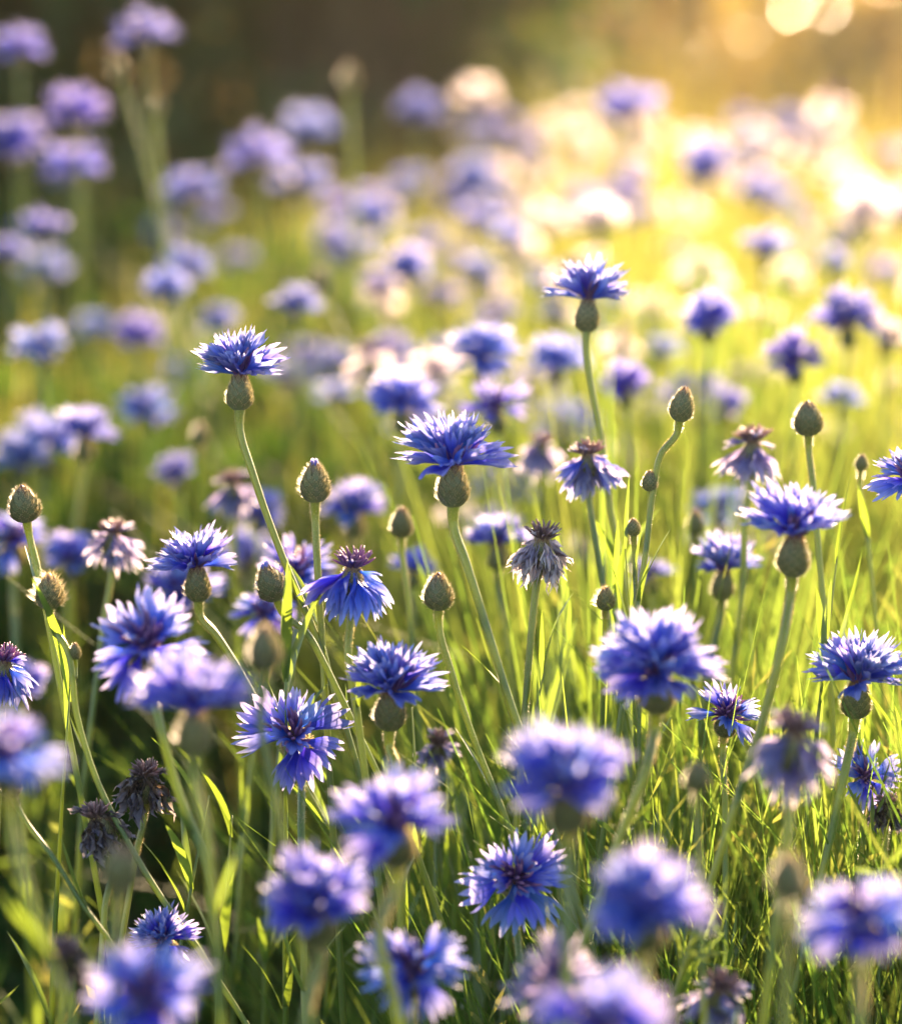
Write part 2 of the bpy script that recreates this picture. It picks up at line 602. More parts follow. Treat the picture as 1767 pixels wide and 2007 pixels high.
def base_from(pix, top, d, rng, base_dx):
    if base_dx is None:
        if pix and len(pix) >= 2:
            a, b = at(*pix[-2], d), at(*pix[-1], d)
            sl = (b.x - a.x) / max(.02, a.z - b.z)
            base_dx = max(-.25, min(.25, sl * b.z * .6))
        else:
            base_dx = rng.uniform(-.05, .05)
    p = at(*pix[-1], d) if pix else top
    return ground_base(p, base_dx, rng)


SEED = [100]


def flower(label, px, py, W, d, side=0.0, toward=0.0, stem=(), kind='open', pal='petal', leaves=7, detail=2, full=1.0,
           base_dx=None, calyx=1.0, name='cornflower', cat='flower', group='cornflowers in bloom', tuft=False, part_label=None):
    SEED[0] += 1
    rng = random.Random(SEED[0])
    ax = head_axis(side, toward)
    if toward < .3: ax = head_axis(side, toward - .2)
    neck = at(px, py, d)
    s = W * d / FPX / 1.80
    Lc = s * .65 * calyx
    top = neck - ax * Lc
    base = base_from(list(stem), top, d, rng, base_dx)
    root = empty(name, base)
    tag(root, label, cat, group)
    so, line, cum = stem_obj(root, top + ax * Lc * .06, stem, d, base, s * .076, rng, hairs=detail >= 2, axis=ax)
    if leaves: add_leaves(so, line, cum, rng, leaves)
    off = Matrix.Translation(neck - root.location)
    fr = frame(ax, rng.uniform(0, 6.28))
    cm = Matrix.Translation(top - root.location) @ fr @ Matrix.Diagonal((Lc * .92, Lc * .92, Lc * 1.06, 1))
    link('calyx', rng.choice(CALYX), root, cm)
    bm = off @ fr @ Matrix.Scale(s, 4)
    bl = link('blossom', rng.choice(TUFT_DRY if tuft and pal != 'petal' else TUFT if tuft else DISC), root, bm @ Matrix.Scale(.8, 4) if kind == 'wilt' else bm)
    src = FLAT if kind == 'star' else FLAT + PETAL[:4] if kind == 'flat' and pal == 'petal' else {'petal': PETAL + FLAT[:2], 'faded': FADED, 'pale': PALE, 'mixed': PETAL[:3] + FADED[:3], 'dry': DRY}[pal]
    for sl in petal_slots(rng, kind, full):
        link('petal', rng.choice(src), bl, (Matrix.Scale(1.25, 4) if kind == 'wilt' else Matrix.Identity(4)) @ petal_matrix(*sl))
    return root


def wilted(label, px, py, W, d, side=0.0, toward=0.0, stem=(), pal='faded', leaves=3, full=1.0, base_dx=None, detail=2):
    """petals hanging round the calyx, a tuft of florets on top"""
    return flower(label, px, py, W * 1.3, d, side, toward, stem, 'wilt', pal, leaves, detail, full, base_dx, 1.0,
                  'wilted_cornflower', 'wilted flower', 'wilted cornflowers', True)


def bud(label, px, py, H, d, side=0.0, toward=0.0, stem=(), tip=None, spiny=False, leaves=3, detail=2, base_dx=None,
        sides=(), thin=1.0):
    """closed bud; (px, py) is its middle, H its height in pixels; sides = smaller buds on the same stem"""
    SEED[0] += 1
    rng = random.Random(SEED[0])
    ax = head_axis(side, toward)
    mid = at(px, py, d)
    Lb = H * d / FPX
    top = mid - ax * Lb / 2
    base = base_from(list(stem), top, d, rng, base_dx)
    root = empty('cornflower_bud', base)
    tag(root, label, 'flower bud', 'closed cornflower buds')
    so, line, cum = stem_obj(root, top + ax * Lb * .04, stem, d, base, max(.0011, Lb * .095) * thin, rng, hairs=detail >= 2, axis=ax)
    if leaves: add_leaves(so, line, cum, rng, leaves)

    def put(p0, axis, L, sp):
        fr = frame(axis, rng.uniform(0, 6.28))
        wv = L * rng.uniform(.86, 1.14)
        m = Matrix.Translation(p0 - root.location) @ fr @ Matrix.Diagonal((wv, wv, L, 1))
        return link('calyx', BUD_SPINY if sp else (rng.choice(BUD) if detail else BUD_LOW), root, m)
    c = put(top, ax, Lb, spiny)
    if tip:
        mb = MB()
        for k in range(9):
            a = 2 * math.pi * k / 9
            p = petal_mb(rng, lobes=2, seg=2, rows=5, width=.17, curl=.6, ld=.14)
            mb.merge(p, Matrix.Rotation(a, 4, 'Z') @ Matrix.Translation((.20, 0, .52)) @ Matrix.Rotation(-R(108), 4, 'Y') @ Matrix.Scale(.60, 4))
        link('petal_tip', mb.mesh('petal_tip', [M['petal']]), c)
    for (sx, sy, sh, jx, jy, ss) in sides:
        m2, j = at(sx, sy, d), at(jx, jy, d)
        a2 = head_axis(ss, 0)
        L2 = sh * d / FPX
        t2 = m2 - a2 * L2 / 2
        ln = spline([t2 + a2 * L2 * .04, t2 - a2 * L2 * .5, j])
        mb = MB()
        tube(mb, [q - root.location for q in ln], [max(.0009, L2 * .09)] * len(ln), 7)
        link('branch', mb.mesh('branch', [M['stem']]), so)
        put(t2, a2, L2, False)
    return root


# ------------------------------------------------------------------ ground
def grid_ground():
    xs = [-70, -20, -8] + [i * .5 for i in range(-10, 11)] + [8, 20, 70]
    ys = [-30, -8, -2] + [i * .5 for i in range(0, 25)] + [16, 30, 90]
    V = [(x, y, (.02 * math.sin(x * 1.3) * math.cos(y * 1.7) - .03) if abs(x) < 9 and -3 < y < 14 else -.03) for y in ys for x in xs]
    n = len(xs)
    F = [(j * n + i, j * n + i + 1, (j + 1) * n + i + 1, (j + 1) * n + i) for j in range(len(ys) - 1) for i in range(n - 1)]
    mb = MB(); mb.add(V, F)
    tag(link('ground', mb.mesh('ground', [M['soil']])), kind='structure')


grid_ground()


# ------------------------------------------------------------------ grass (nobody could count it)
def blades(name, mat, n, xr, yr, hfun, wr, seed, lean=.35, K=5, rndfun=None, dens=None):
    g = np.random.default_rng(seed)
    x = g.uniform(*xr, n); y = g.uniform(*yr, n)
    if dens is not None:
        keep = g.random(n) < dens(x, y)
        x, y = x[keep], y[keep]; n = len(x)
    h = hfun(x, y, g)
    az = g.uniform(0, 2 * np.pi, n)
    ln = np.abs(g.normal(0, lean, n)) + .06
    face = az + np.pi / 2 + g.normal(0, .6, n)
    w = g.uniform(*wr, n)
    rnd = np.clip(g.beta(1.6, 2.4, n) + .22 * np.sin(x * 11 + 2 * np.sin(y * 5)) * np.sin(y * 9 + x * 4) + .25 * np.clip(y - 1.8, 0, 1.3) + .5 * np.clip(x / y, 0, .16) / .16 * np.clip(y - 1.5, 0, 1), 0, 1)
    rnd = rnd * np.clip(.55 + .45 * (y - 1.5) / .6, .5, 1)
    h = h * (1 + .16 * np.sin(x * 13 + y * 3) * np.sin(y * 8 - x * 5))
    V = np.zeros((n, K + 1, 2, 3)); A = np.zeros((n, K + 1, 2))
    for k in range(K + 1):
        t = k / K
        r = h * ln * t ** 1.9
        cx, cy = x + np.cos(az) * r, y + np.sin(az) * r
        cz = h * (t - .22 * ln * t ** 3)
        ww = w * (1 - t ** 2.2) * (.55 + .9 * t * (1 - t) * 2) * .5 + .0001
        for s_, sg in ((0, -1), (1, 1)):
            V[:, k, s_, 0] = cx + np.cos(face) * ww * sg
            V[:, k, s_, 1] = cy + np.sin(face) * ww * sg
            V[:, k, s_, 2] = cz - .01
            A[:, k, s_] = rnd
    idx = np.arange(n)[:, None] * (K + 1) * 2 + np.arange(K)[None, :] * 2
    F = np.stack([idx, idx + 1, idx + 3, idx + 2], -1).reshape(-1, 4)
    me = bpy.data.meshes.new(name)
    nv, nf = n * (K + 1) * 2, len(F)
    me.vertices.add(nv); me.vertices.foreach_set('co', V.reshape(-1))
    me.loops.add(nf * 4); me.loops.foreach_set('vertex_index', F.reshape(-1).astype(np.int32))
    me.polygons.add(nf)
    me.polygons.foreach_set('loop_start', np.arange(0, nf * 4, 4, dtype=np.int32))
    me.polygons.foreach_set('loop_total', np.full(nf, 4, dtype=np.int32))
    me.polygons.foreach_set('use_smooth', np.ones(nf, dtype=bool))
    me.update(calc_edges=True)
    me.materials.append(mat)
    a = me.attributes.new('rnd', 'FLOAT', 'POINT'); a.data.foreach_set('value', A.reshape(-1))
    return link(name, me)


def bank(x, y):
    """1 on the high growth, 0 in the near left hollow, shaped to keep the growth there dark"""
    xi = x / np.maximum(y, .6)
    right = np.clip((xi + .045) / .10, 0, 1)
    back = np.clip((y - 1.85) / .35, 0, 1)
    return np.maximum(right, back)


def h_near(x, y, g):
    xi = x / np.maximum(y, .6)                     # sideways place in the view
    right = np.clip((xi + .045) / .10, 0, 1)
    top = .20 + (.30 + .11 * right) * bank(x, y)
    lim = np.where(y < 1.12, .40 + .10 * np.clip((y - .7) / .4, 0, 1), .62)
    h = top * g.uniform(.62, 1.06, len(x)) + .02 * np.sin(x * 9) * np.cos(y * 7)
    return np.minimum(h, lim)


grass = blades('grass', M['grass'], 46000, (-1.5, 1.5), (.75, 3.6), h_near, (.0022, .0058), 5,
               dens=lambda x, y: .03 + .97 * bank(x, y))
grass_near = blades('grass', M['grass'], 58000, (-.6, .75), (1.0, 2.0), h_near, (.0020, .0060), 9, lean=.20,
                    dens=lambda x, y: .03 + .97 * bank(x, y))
tag(grass_near, 'dense backlit grass blades in the sharp zone of the meadow', 'grass', kind='stuff')
tag(grass, 'yellow green grass blades filling the meadow between the cornflowers', 'grass', kind='stuff')


def h_far(x, y, g):
    right = np.clip((x / y - .01) / .06, 0, 1)
    return g.uniform(.14, .40, len(x)) * (1 + .75 * right * np.clip((y - 4.2) / 1.5, 0, 1))


straw = blades('dry_grass', M['straw'], 34000, (-2.2, 3.2), (3.5, 10.5), h_far, (.004, .009), 8, lean=.45, K=4)
tag(straw, 'golden dry grass glowing in the sun behind the flowers', 'grass', kind='stuff')


def undergrowth(name, mat, n, xr, yr, seed):
    g = np.random.default_rng(seed)
    x = g.uniform(*xr, n); y = g.uniform(*yr, n)
    left = np.clip((.03 - x / y) / .07, 0, 1)
    z = (.24 + (.12 + .06 * left) * bank(x, y)) * g.random(n) ** .7  # dark leaves raised at left to paint the shade there
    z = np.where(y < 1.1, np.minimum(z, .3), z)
    P = np.stack([x, y, z], -1)
    D = g.normal(0, 1, (n, 3)); D[:, 2] = np.abs(D[:, 2]) * .8 + .2
    D /= np.linalg.norm(D, axis=1)[:, None]
    O = np.cross(D, g.normal(0, 1, (n, 3))); O /= np.linalg.norm(O, axis=1)[:, None]
    L = g.uniform(.025, .055, n)[:, None]
    W = L * g.uniform(.14, .24, n)[:, None]
    N = np.cross(D, O)
    V = np.stack([P, P + D * L * .5 + O * W + N * L * .08, P + D * L, P + D * L * .5 - O * W + N * L * .08], 1)
    me = bpy.data.meshes.new(name)
    me.vertices.add(n * 4); me.vertices.foreach_set('co', V.reshape(-1))
    me.loops.add(n * 4); me.loops.foreach_set('vertex_index', np.arange(n * 4, dtype=np.int32))
    me.polygons.add(n)
    me.polygons.foreach_set('loop_start', np.arange(0, n * 4, 4, dtype=np.int32))
    me.polygons.foreach_set('loop_total', np.full(n, 4, dtype=np.int32))
    me.update(calc_edges=True)
    me.materials.append(mat)
    a = me.attributes.new('rnd', 'FLOAT', 'POINT'); a.data.foreach_set('value', np.repeat(g.random(n), 4))
    return link(name, me)


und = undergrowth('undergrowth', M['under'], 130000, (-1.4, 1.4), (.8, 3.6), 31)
tag(und, 'leafy undergrowth coloured dark for shade at the foot of the flowers', 'undergrowth', kind='stuff')


# fine feathery foliage low between the stems
def foliage(name, mat, n, xr, yr, seed):
    g = random.Random(seed)
    V, F, A = [], [], []
    for _ in range(n):
        x, y = g.uniform(*xr), g.uniform(*yr)
        xi = x / y
        if g.random() > .10 + .90 * min(1, max(0, (xi + .05) / .15)): continue
        z0 = g.uniform(.22, .40) + .10 * min(1, max(0, (xi + .05) / .15))
        if y < 1.1: z0 = min(z0, .36)
        L = g.uniform(.06, .13)
        az, el = g.uniform(0, 6.28), g.uniform(.6, 1.45)
        d = Vector((math.cos(az) * math.cos(el), math.sin(az) * math.cos(el), math.sin(el)))
        rn = g.random()
        p0 = Vector((x, y, z0))
        o = d.orthogonal().normalized()

        def leafq(a, b, wv):
            i = len(V)
            m = a.lerp(b, .5)
            V.extend([a, m - wv, b, m + wv]); F.append((i, i + 1, i + 2, i + 3)); A.extend([rn] * 4)
        q = Vector((x + g.uniform(-.02, .02), y + g.uniform(-.02, .02), 0))
        leafq(q, p0 + d * L, o * .0012)
        for k in range(g.randint(5, 9)):
            t = g.uniform(.05, 1)
            dd = (d * .8 + (Quaternion(d, g.uniform(0, 6.28)) @ o) * g.uniform(.5, .9)).normalized()
            a = p0 + d * L * t
            leafq(a, a + dd * g.uniform(.012, .032), dd.orthogonal().normalized() * g.uniform(.0009, .002))
    me = bpy.data.meshes.new(name)
    me.from_pydata([tuple(v) for v in V], [], F)
    me.materials.append(mat)
    a = me.attributes.new('rnd', 'FLOAT', 'POINT'); a.data.foreach_set('value', A)
    return link(name, me)


fol = foliage('meadow_foliage', M['grass'], 5200, (-.9, .9), (.85, 2.6), 21)
tag(fol, 'fine feathery green foliage low among the flower stems', 'foliage', kind='stuff')


# ------------------------------------------------------------------ shrubs behind the meadow
def shrub(label, x, y, w, dpt, h, nleaf, mat, seed, leaf=.045, name='shrub', low=.05, group=None, clumps=60):
    g = random.Random(seed)
    root = empty(name, (x, y, -.02))
    tag(root, label, 'shrub', group)
    mb = MB()
    cl = []
    for k in range(clumps):
        a, rr = g.uniform(0, 6.28), math.sqrt(g.random())
        zz = low + (h - low) * g.random() ** .8
        prof = .55 + .45 * math.sin(math.pi * min(1, max(.05, zz / h)) ** .8)
        c = Vector((math.cos(a) * rr * w * .5 * prof, math.sin(a) * rr * dpt * .5 * prof, zz))
        cl.append((c, g.uniform(.10, .24) * min(1, w)))
        b = Vector((g.uniform(-.08, .08), g.uniform(-.06, .06), 0))
        tube(mb, spline([b, b.lerp(c, .5) + Vector((0, 0, .08)), c], 4), [.014 - .0013 * i for i in range(9)], 5)
    link('branches', mb.mesh('branches', [M['bark']]), root)
    V, F, A = [], [], []
    for i in range(nleaf):
        c, r = g.choice(cl)
        p = c + Vector((g.gauss(0, 1), g.gauss(0, 1), g.gauss(0, .8))) * r * .62
        if p.z < .02: p.z = .02 + g.random() * .1
        d = Vector((g.gauss(0, 1), g.gauss(0, 1), g.gauss(-.2, .7))).normalized()
        o = Quaternion(d, g.uniform(0, 6.28)) @ d.orthogonal().normalized()
        L = leaf * g.uniform(.6, 1.3); w_ = L * .27
        n_ = d.cross(o)
        k = len(V)
        V.extend([p, p + d * L * .5 + o * w_, p + d * L + n_ * L * .1, p + d * L * .5 - o * w_])
        F.append((k, k + 1, k + 2, k + 3)); A.extend([g.random()] * 4)
    me = bpy.data.meshes.new('crown')
    me.from_pydata([tuple(v) for v in V], [], F)
    me.materials.append(mat)
    a = me.attributes.new('rnd', 'FLOAT', 'POINT'); a.data.foreach_set('value', A)
    link('crown', me, root)
    return root


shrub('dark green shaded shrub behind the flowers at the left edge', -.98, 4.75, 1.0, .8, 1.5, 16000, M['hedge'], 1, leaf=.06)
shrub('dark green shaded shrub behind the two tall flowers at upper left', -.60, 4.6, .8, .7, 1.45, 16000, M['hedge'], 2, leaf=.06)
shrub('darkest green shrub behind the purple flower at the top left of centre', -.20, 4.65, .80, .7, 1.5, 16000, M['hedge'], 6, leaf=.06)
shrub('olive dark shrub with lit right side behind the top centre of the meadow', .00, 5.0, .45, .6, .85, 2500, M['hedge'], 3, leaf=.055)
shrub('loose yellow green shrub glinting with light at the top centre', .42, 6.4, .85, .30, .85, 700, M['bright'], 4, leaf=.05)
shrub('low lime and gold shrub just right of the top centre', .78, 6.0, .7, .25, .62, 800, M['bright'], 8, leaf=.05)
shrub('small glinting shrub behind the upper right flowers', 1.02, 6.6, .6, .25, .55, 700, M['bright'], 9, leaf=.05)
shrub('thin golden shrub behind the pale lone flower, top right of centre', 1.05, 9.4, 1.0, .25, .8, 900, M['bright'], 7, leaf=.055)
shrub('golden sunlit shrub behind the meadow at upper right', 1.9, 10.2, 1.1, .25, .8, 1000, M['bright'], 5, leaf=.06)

tr = empty('young_tree', (at(1500, 230, 8.3).x, 8.3, -.02))
tag(tr, 'slender young tree with a brown trunk in the golden glow at upper right', 'tree')
mb = MB()
tube(mb, [Vector((.03 * math.sin(k * .9), 0, k * .17)) for k in range(10)], [.05 - .0035 * k for k in range(10)], 10)
link('trunk', mb.mesh('trunk', [M['bark']]), tr)
g_ = random.Random(3)
mb = MB(); mc = MB()
for k in range(16):
    a = g_.uniform(0, 6.28); b0 = Vector((0, 0, g_.uniform(.7, 1.5)))
    e = b0 + Vector((math.cos(a) * .4, math.sin(a) * .4, .18)) * g_.uniform(.5, 1)
    tube(mb, [b0, b0.lerp(e, .5) + UP * .03, e], [.012, .008, .003], 5)
    for q in range(26):
        p = b0.lerp(e, .3 + .7 * g_.random()) + Vector((g_.gauss(0, .05), g_.gauss(0, .05), g_.gauss(0, .04)))
        d_ = Vector((g_.gauss(0, 1), g_.gauss(0, 1), g_.gauss(-.3, .6))).normalized()
        o_ = d_.orthogonal().normalized() * .018
        mc.add([p, p + d_ * .03 + o_, p + d_ * .065, p + d_ * .03 - o_], [(0, 1, 2, 3)])
link('branches', mb.mesh('branches', [M['bark']]), tr)
link('crown', mc.mesh('crown', [M['bright']]), tr)

# ------------------------------------------------------------------ the flowers the photograph shows one by one
#FLOWERS
flower('tall upright blue cornflower standing alone at left centre, violet neck', 470, 735, 188, 1.24, .02, .05, [(482, 800), (496, 930), (545, 1070), (620, 1250), (690, 1470)], full=1.15)
flower('large sharp blue cornflower at the centre with white sunlit petal tips', 888, 912, 225, 1.22, .0, .12, [(892, 985), (912, 1100), (950, 1220), (1000, 1380), (1050, 1520)], full=1.1)
flower('tallest cornflower at right of centre, its pale top glowing white', 1152, 588, 172, 1.32, .05, -.05, [(1150, 650), (1155, 740), (1176, 850), (1196, 1000), (1220, 1130)])
flower('blue cornflower in side view above the wilted stems at left', 385, 1112, 186, 1.27, -.05, .12, [(420, 1240), (460, 1300)])
flower('wide open cornflower showing its purple centre at left, above a blurred lilac one', 285, 1268, 245, 1.15, -.05, .6, [(306, 1390), (345, 1540), (405, 1700), (430, 1960)], kind='flat')
flower('blurred lilac cornflower in front at left, orange lit calyx', 382, 1392, 245, 1.03, .05, .15, [(398, 1490), (402, 1620), (420, 1830)])
flower('sharp cornflower at lower centre with dark round calyx, flat wide petals', 765, 1355, 218, 1.20, .03, .2, [(770, 1420), (775, 1500), (778, 1580)], full=1.05)
flower('pale blue cornflower at right of centre seen half from above', 1288, 1318, 248, 1.13, .0, .30, [(1288, 1390), (1268, 1500), (1212, 1650)], kind='open')
flower('sharp violet cornflower at the right edge on a dark straight stem', 1682, 1335, 210, 1.22, .06, .25, [(1660, 1490), (1625, 1650), (1598, 1760)], full=1.05)
flower('large violet cornflower at right with ragged backlit petals', 1558, 1050, 225, 1.17, .05, .22, [(1550, 1125), (1538, 1230), (1480, 1460), (1440, 1580)], kind='open')
flower('small violet cornflower left of the large violet one at right', 1418, 1118, 160, 1.36, .05, .1, [(1408, 1180), (1400, 1260)])
flower('big blurred violet cornflower with white tips at lower centre right', 1115, 1545, 275, .99, .0, .30, [(1115, 1640), (1112, 1800)], kind='open')
flower('blurred pale blue cornflower at bottom centre with pink centre', 775, 1620, 262, 1.03, -.02, .38, [(748, 1730), (744, 1830), (772, 1960)], kind='flat')
flower('blurred deep blue cornflower with one pink petal hanging, bottom left of centre', 618, 1780, 240, 1.03, -.05, .4, [(620, 1880), (600, 1990)])
flower('round out of focus blue cornflower at lower right', 1267, 1790, 255, .95, .0, .36, [(1268, 1900), (1270, 1990)])
flower('large shaded blue cornflower at the bottom left corner area', 290, 1955, 245, .97, .0, .9, [(280, 2080), (270, 2200)], kind='flat', leaves=0)
flower('blurred deep blue cornflower cut by the left edge', 8, 1480, 230, .95, .0, .35, [(15, 1570), (60, 1770), (110, 1910)], kind='flat', leaves=2)
flower('blue cornflower with dark centre low at bottom centre, behind a green leaf', 808, 1900, 215, 1.09, .0, .8, [(805, 1990), (800, 2100)], kind='flat', leaves=0)
flower('star shaped blue cornflower facing the camera at lower centre', 1010, 1722, 205, 1.20, .05, 1.6, [(1015, 1790), (1020, 1900)], kind='star', full=.9)
flower('deep blue cornflower facing the camera behind green stems, left of centre', 575, 1445, 215, 1.23, -.15, 1.5, [(585, 1520), (590, 1620)], kind='star', full=1.2)
flower('half open violet cornflower with upright dark stamens, right of centre', 1425, 1400, 155, 1.25, .05, .55, [(1425, 1470), (1420, 1560)], kind='flat', full=.7, tuft=True)
flower('small blue cornflower facing forward behind the dark stem at right', 1695, 1522, 140, 1.26, -.1, 1.1, [(1690, 1600), (1685, 1700)], kind='star')
flower('blurred light violet cornflower at the bottom right corner', 1690, 1800, 235, .96, -.05, .35, [(1690, 1900), (1685, 1990)], kind='flat')
flower('very blurred pale lilac cornflower at the bottom edge, right of centre', 1180, 2010, 260, .88, .0, .5, [(1180, 2120), (1180, 2200)], kind='flat', leaves=0)
flower('blurred purple cornflower with pale round highlights at the bottom', 1095, 1925, 210, 1.03, .0, .5, [(1095, 2020), (1090, 2120)], kind='flat', pal='faded', leaves=0)
flower('violet cornflower at the right edge turned sideways, cut off', 1785, 935, 165, 1.24, -.3, .4, [(1790, 1000), (1795, 1100)], kind='flat')
flower('lit lilac cornflower just behind the central wilted flower', 975, 1068, 140, 1.42, .0, .1, [(980, 1120), (988, 1220)])
flower('blue cornflower behind the tall stem, left of centre', 585, 1125, 180, 1.36, .0, .5, [(580, 1190), (575, 1270)], kind='flat')
flower('blue cornflower in the shade low behind the tall stem', 520, 1205, 140, 1.40, -.1, .4, [(520, 1260), (515, 1340)], kind='flat')
flower('dark blue sharp cornflower half hidden at the bottom left', 320, 1845, 150, 1.22, -.3, .5, [(325, 1920), (330, 2000)], leaves=1)
flower('blue cornflower behind the left side view flower', 355, 1165, 175, 1.46, 0, .3, [(420, 1200), (455, 1270)])
flower('blurred cornflower on a thick green stem at left, mid height', 165, 855, 135, 1.62, .05, .15, [(160, 900), (148, 1040)])
flower('blurred blue and lilac cornflower low at the left edge', 25, 1060, 160, 1.5, .1, .4, [(30, 1130), (30, 1250)], kind='flat')
flower('blue cornflower right of the lilac one at the left edge', 135, 1095, 115, 1.55, 0, .3, [(135, 1150)])
flower('dark blurred blue cornflower behind the spiny bud at left', 40, 1345, 110, 1.5, 0, .4, [(40, 1400)])
flower('cornflower in blue shade low behind the centre bud', 695, 1005, 140, 1.56, 0, .2, [(695, 1060)])

# wilted ones
wilted('wilted violet cornflower with pink stamen tuft and drooping petals, centre left', 692, 1112, 150, 1.22, .05, .15, [(682, 1270), (700, 1400)], pal='petal')
wilted('pale wilted cornflower with shrivelled white petals at the centre', 1062, 1055, 135, 1.25, .12, .1, [(1052, 1130), (1040, 1250), (1028, 1400)], pal='pale')
wilted('wilted cornflower hanging like a bell below the tallest flower', 1152, 890, 115, 1.3, -.02, .1, [(1155, 975), (1165, 1050), (1182, 1150)], pal='mixed')
wilted('wilted cornflower with two raised petals like ears at right', 1475, 865, 130, 1.34, .03, .05, [(1462, 1000), (1455, 1150), (1440, 1280)], full=.8, pal='faded')
wilted('blurred wilted cornflower with purple top at left', 222, 1045, 110, 1.36, .05, .1, [(210, 1120), (204, 1210)])
wilted('brownish withered cornflower with spread dry petals at lower left', 285, 1520, 120, 1.25, .05, .2, [(276, 1590), (265, 1680)], pal='dry')
wilted('grey dried cornflower bowed to the left at lower left', 190, 1600, 125, 1.22, -.35, .2, [(195, 1680), (205, 1780)], pal='dry')
wilted('large blurred wilted cornflower with hanging pale petals at right', 1555, 1435, 185, 1.08, .1, .1, [(1545, 1600), (1530, 1720)])
wilted('limp blue cornflower drooping near the bottom right', 1412, 1935, 130, 1.12, .1, .3, [(1405, 2020)], pal='faded')
wilted('dark dried cornflower head beside the small blue one at the right edge', 1738, 1575, 85, 1.25, .0, .2, [(1735, 1660), (1730, 1760)], pal='dry')
wilted('blue wilting cornflower with curled petals cut by the left edge', 8, 1295, 125, 1.24, .05, .15, [(5, 1380), (0, 1480)], pal='petal')
wilted('faded small cornflower low behind the flat wide one', 858, 1455, 90, 1.32, .05, .4, [(858, 1520), (855, 1600)])
wilted('brown withered flower blurred at the bottom left', 132, 1865, 110, 1.05, .0, .3, [(130, 1960)], pal='dry', leaves=0)
wilted('blurred wilted flower behind the bell shaped wilted one', 1062, 870, 90, 1.5, 0, .1, [(1062, 950)])
wilted('pale blurred withered flower behind the tall stem at left', 455, 945, 100, 1.5, 0, .1, [(455, 1020)])

# buds
bud('upright reddish tipped bud at the left edge', 47, 985, 75, 1.24, -.12, 0, [(57, 1035), (75, 1120), (100, 1250)], leaves=2)
bud('spiny straw coloured bud on a long leaning stem at left, small side bud below', 97, 1157, 72, 1.22, .02, .0, [(108, 1210), (130, 1270), (150, 1400), (190, 1530), (250, 1650), (330, 1780), (385, 1855)], spiny=True, sides=[(147, 1275, 34, 148, 1330, .0)])
bud('bud with blue petals showing at its tip, left of centre', 617, 942, 82, 1.24, .0, 0, [(620, 1000), (622, 1110), (630, 1240)], tip=True, leaves=2)
bud('soft blurred bud right of the pink tufted wilted flower', 787, 1022, 62, 1.34, .0, 0, [(791, 1070), (797, 1150), (806, 1240)], leaves=2)
bud('downy green bud below the central flower', 859, 1157, 76, 1.24, .0, 0, [(864, 1215), (885, 1320), (940, 1480), (985, 1590)], leaves=5)
bud('slanting bud with purple tip crossing the tall stem', 530, 1140, 76, 1.23, -.35, 0, [(560, 1195), (600, 1240), (640, 1310)], tip=True, leaves=2)
bud('high bud with backlit fuzz on a curved stem, smaller bud beside it', 1337, 790, 70, 1.24, .15, 0, [(1320, 835), (1295, 890), (1280, 960), (1264, 1090), (1248, 1190)], sides=[(1273, 941, 42, 1266, 1080, .0)], leaves=3)
bud('pointed backlit bud above the large violet flower at right', 1583, 818, 70, 1.29, -.05, 0, [(1584, 870), (1592, 945)], leaves=0)
bud('blurred reddish bud in front, left of centre', 519, 1265, 92, 1.05, .0, 0, [(516, 1330), (510, 1390), (525, 1500), (548, 1620)], leaves=2)
bud('very blurred reddish bud at lower left', 236, 1700, 92, .97, .1, 0, [(232, 1770), (226, 1870)], leaves=0)
bud('very blurred tan bud at lower right', 1545, 1715, 92, .97, .0, 0, [(1545, 1790), (1540, 1900)], leaves=0)
bud('blurred bud lit orange above the small violet flower', 1362, 1022, 52, 1.42, .0, 0, [(1362, 1060)], leaves=0)
bud('small blurred purple bud between the two blurred flowers at right', 1365, 1520, 62, 1.06, .0, 0, [(1368, 1580), (1370, 1700)], leaves=0)
bud('pale blurred bud behind the left centre flower', 392, 848, 44, 1.6, .0, 0, [(395, 890)], leaves=0)
bud('far blurred bud with dark top leaning left at upper centre', 626, 548, 50, 1.85, -.3, 0, [(640, 600), (682, 680)], leaves=0)
bud('far blurred pinkish bud against the dark shrubs at top', 685, 150, 52, 2.1, .0, 0, [(688, 220), (690, 300)], leaves=0)
bud('far blurred bud below the tall pair at upper left', 232, 132, 50, 1.9, -.25, 0, [(250, 200), (280, 300), (295, 360)], leaves=0)
bud('dark spiny bud low behind the pale flower at right of centre', 1186, 1172, 48, 1.27, .0, 0, [(1188, 1220)], spiny=True, leaves=1)
bud('small green bud left of the curved stem', 1241, 1032, 36, 1.25, -.05, 0, [(1243, 1070), (1246, 1180)], leaves=1)
bud('thin ragged seed head at right above the meadow', 1688, 905, 34, 1.33, .05, 0, [(1690, 960), (1700, 1060)], leaves=2)
bud('brownish bud tip by the left edge flower on a long leaning stem', 18, 1535, 60, 1.2, -.3, 0, [(60, 1610), (110, 1690), (160, 1770), (208, 1835)], leaves=3)
bud('dark blue tipped far bud left of the central flower', 724, 722, 40, 1.62, -.1, 0, [(728, 780)], tip=True, leaves=0)
bud('far green bud on the pair of stems at upper left', 310, 205, 36, 1.9, .1, 0, [(312, 260), (316, 330)], leaves=0)

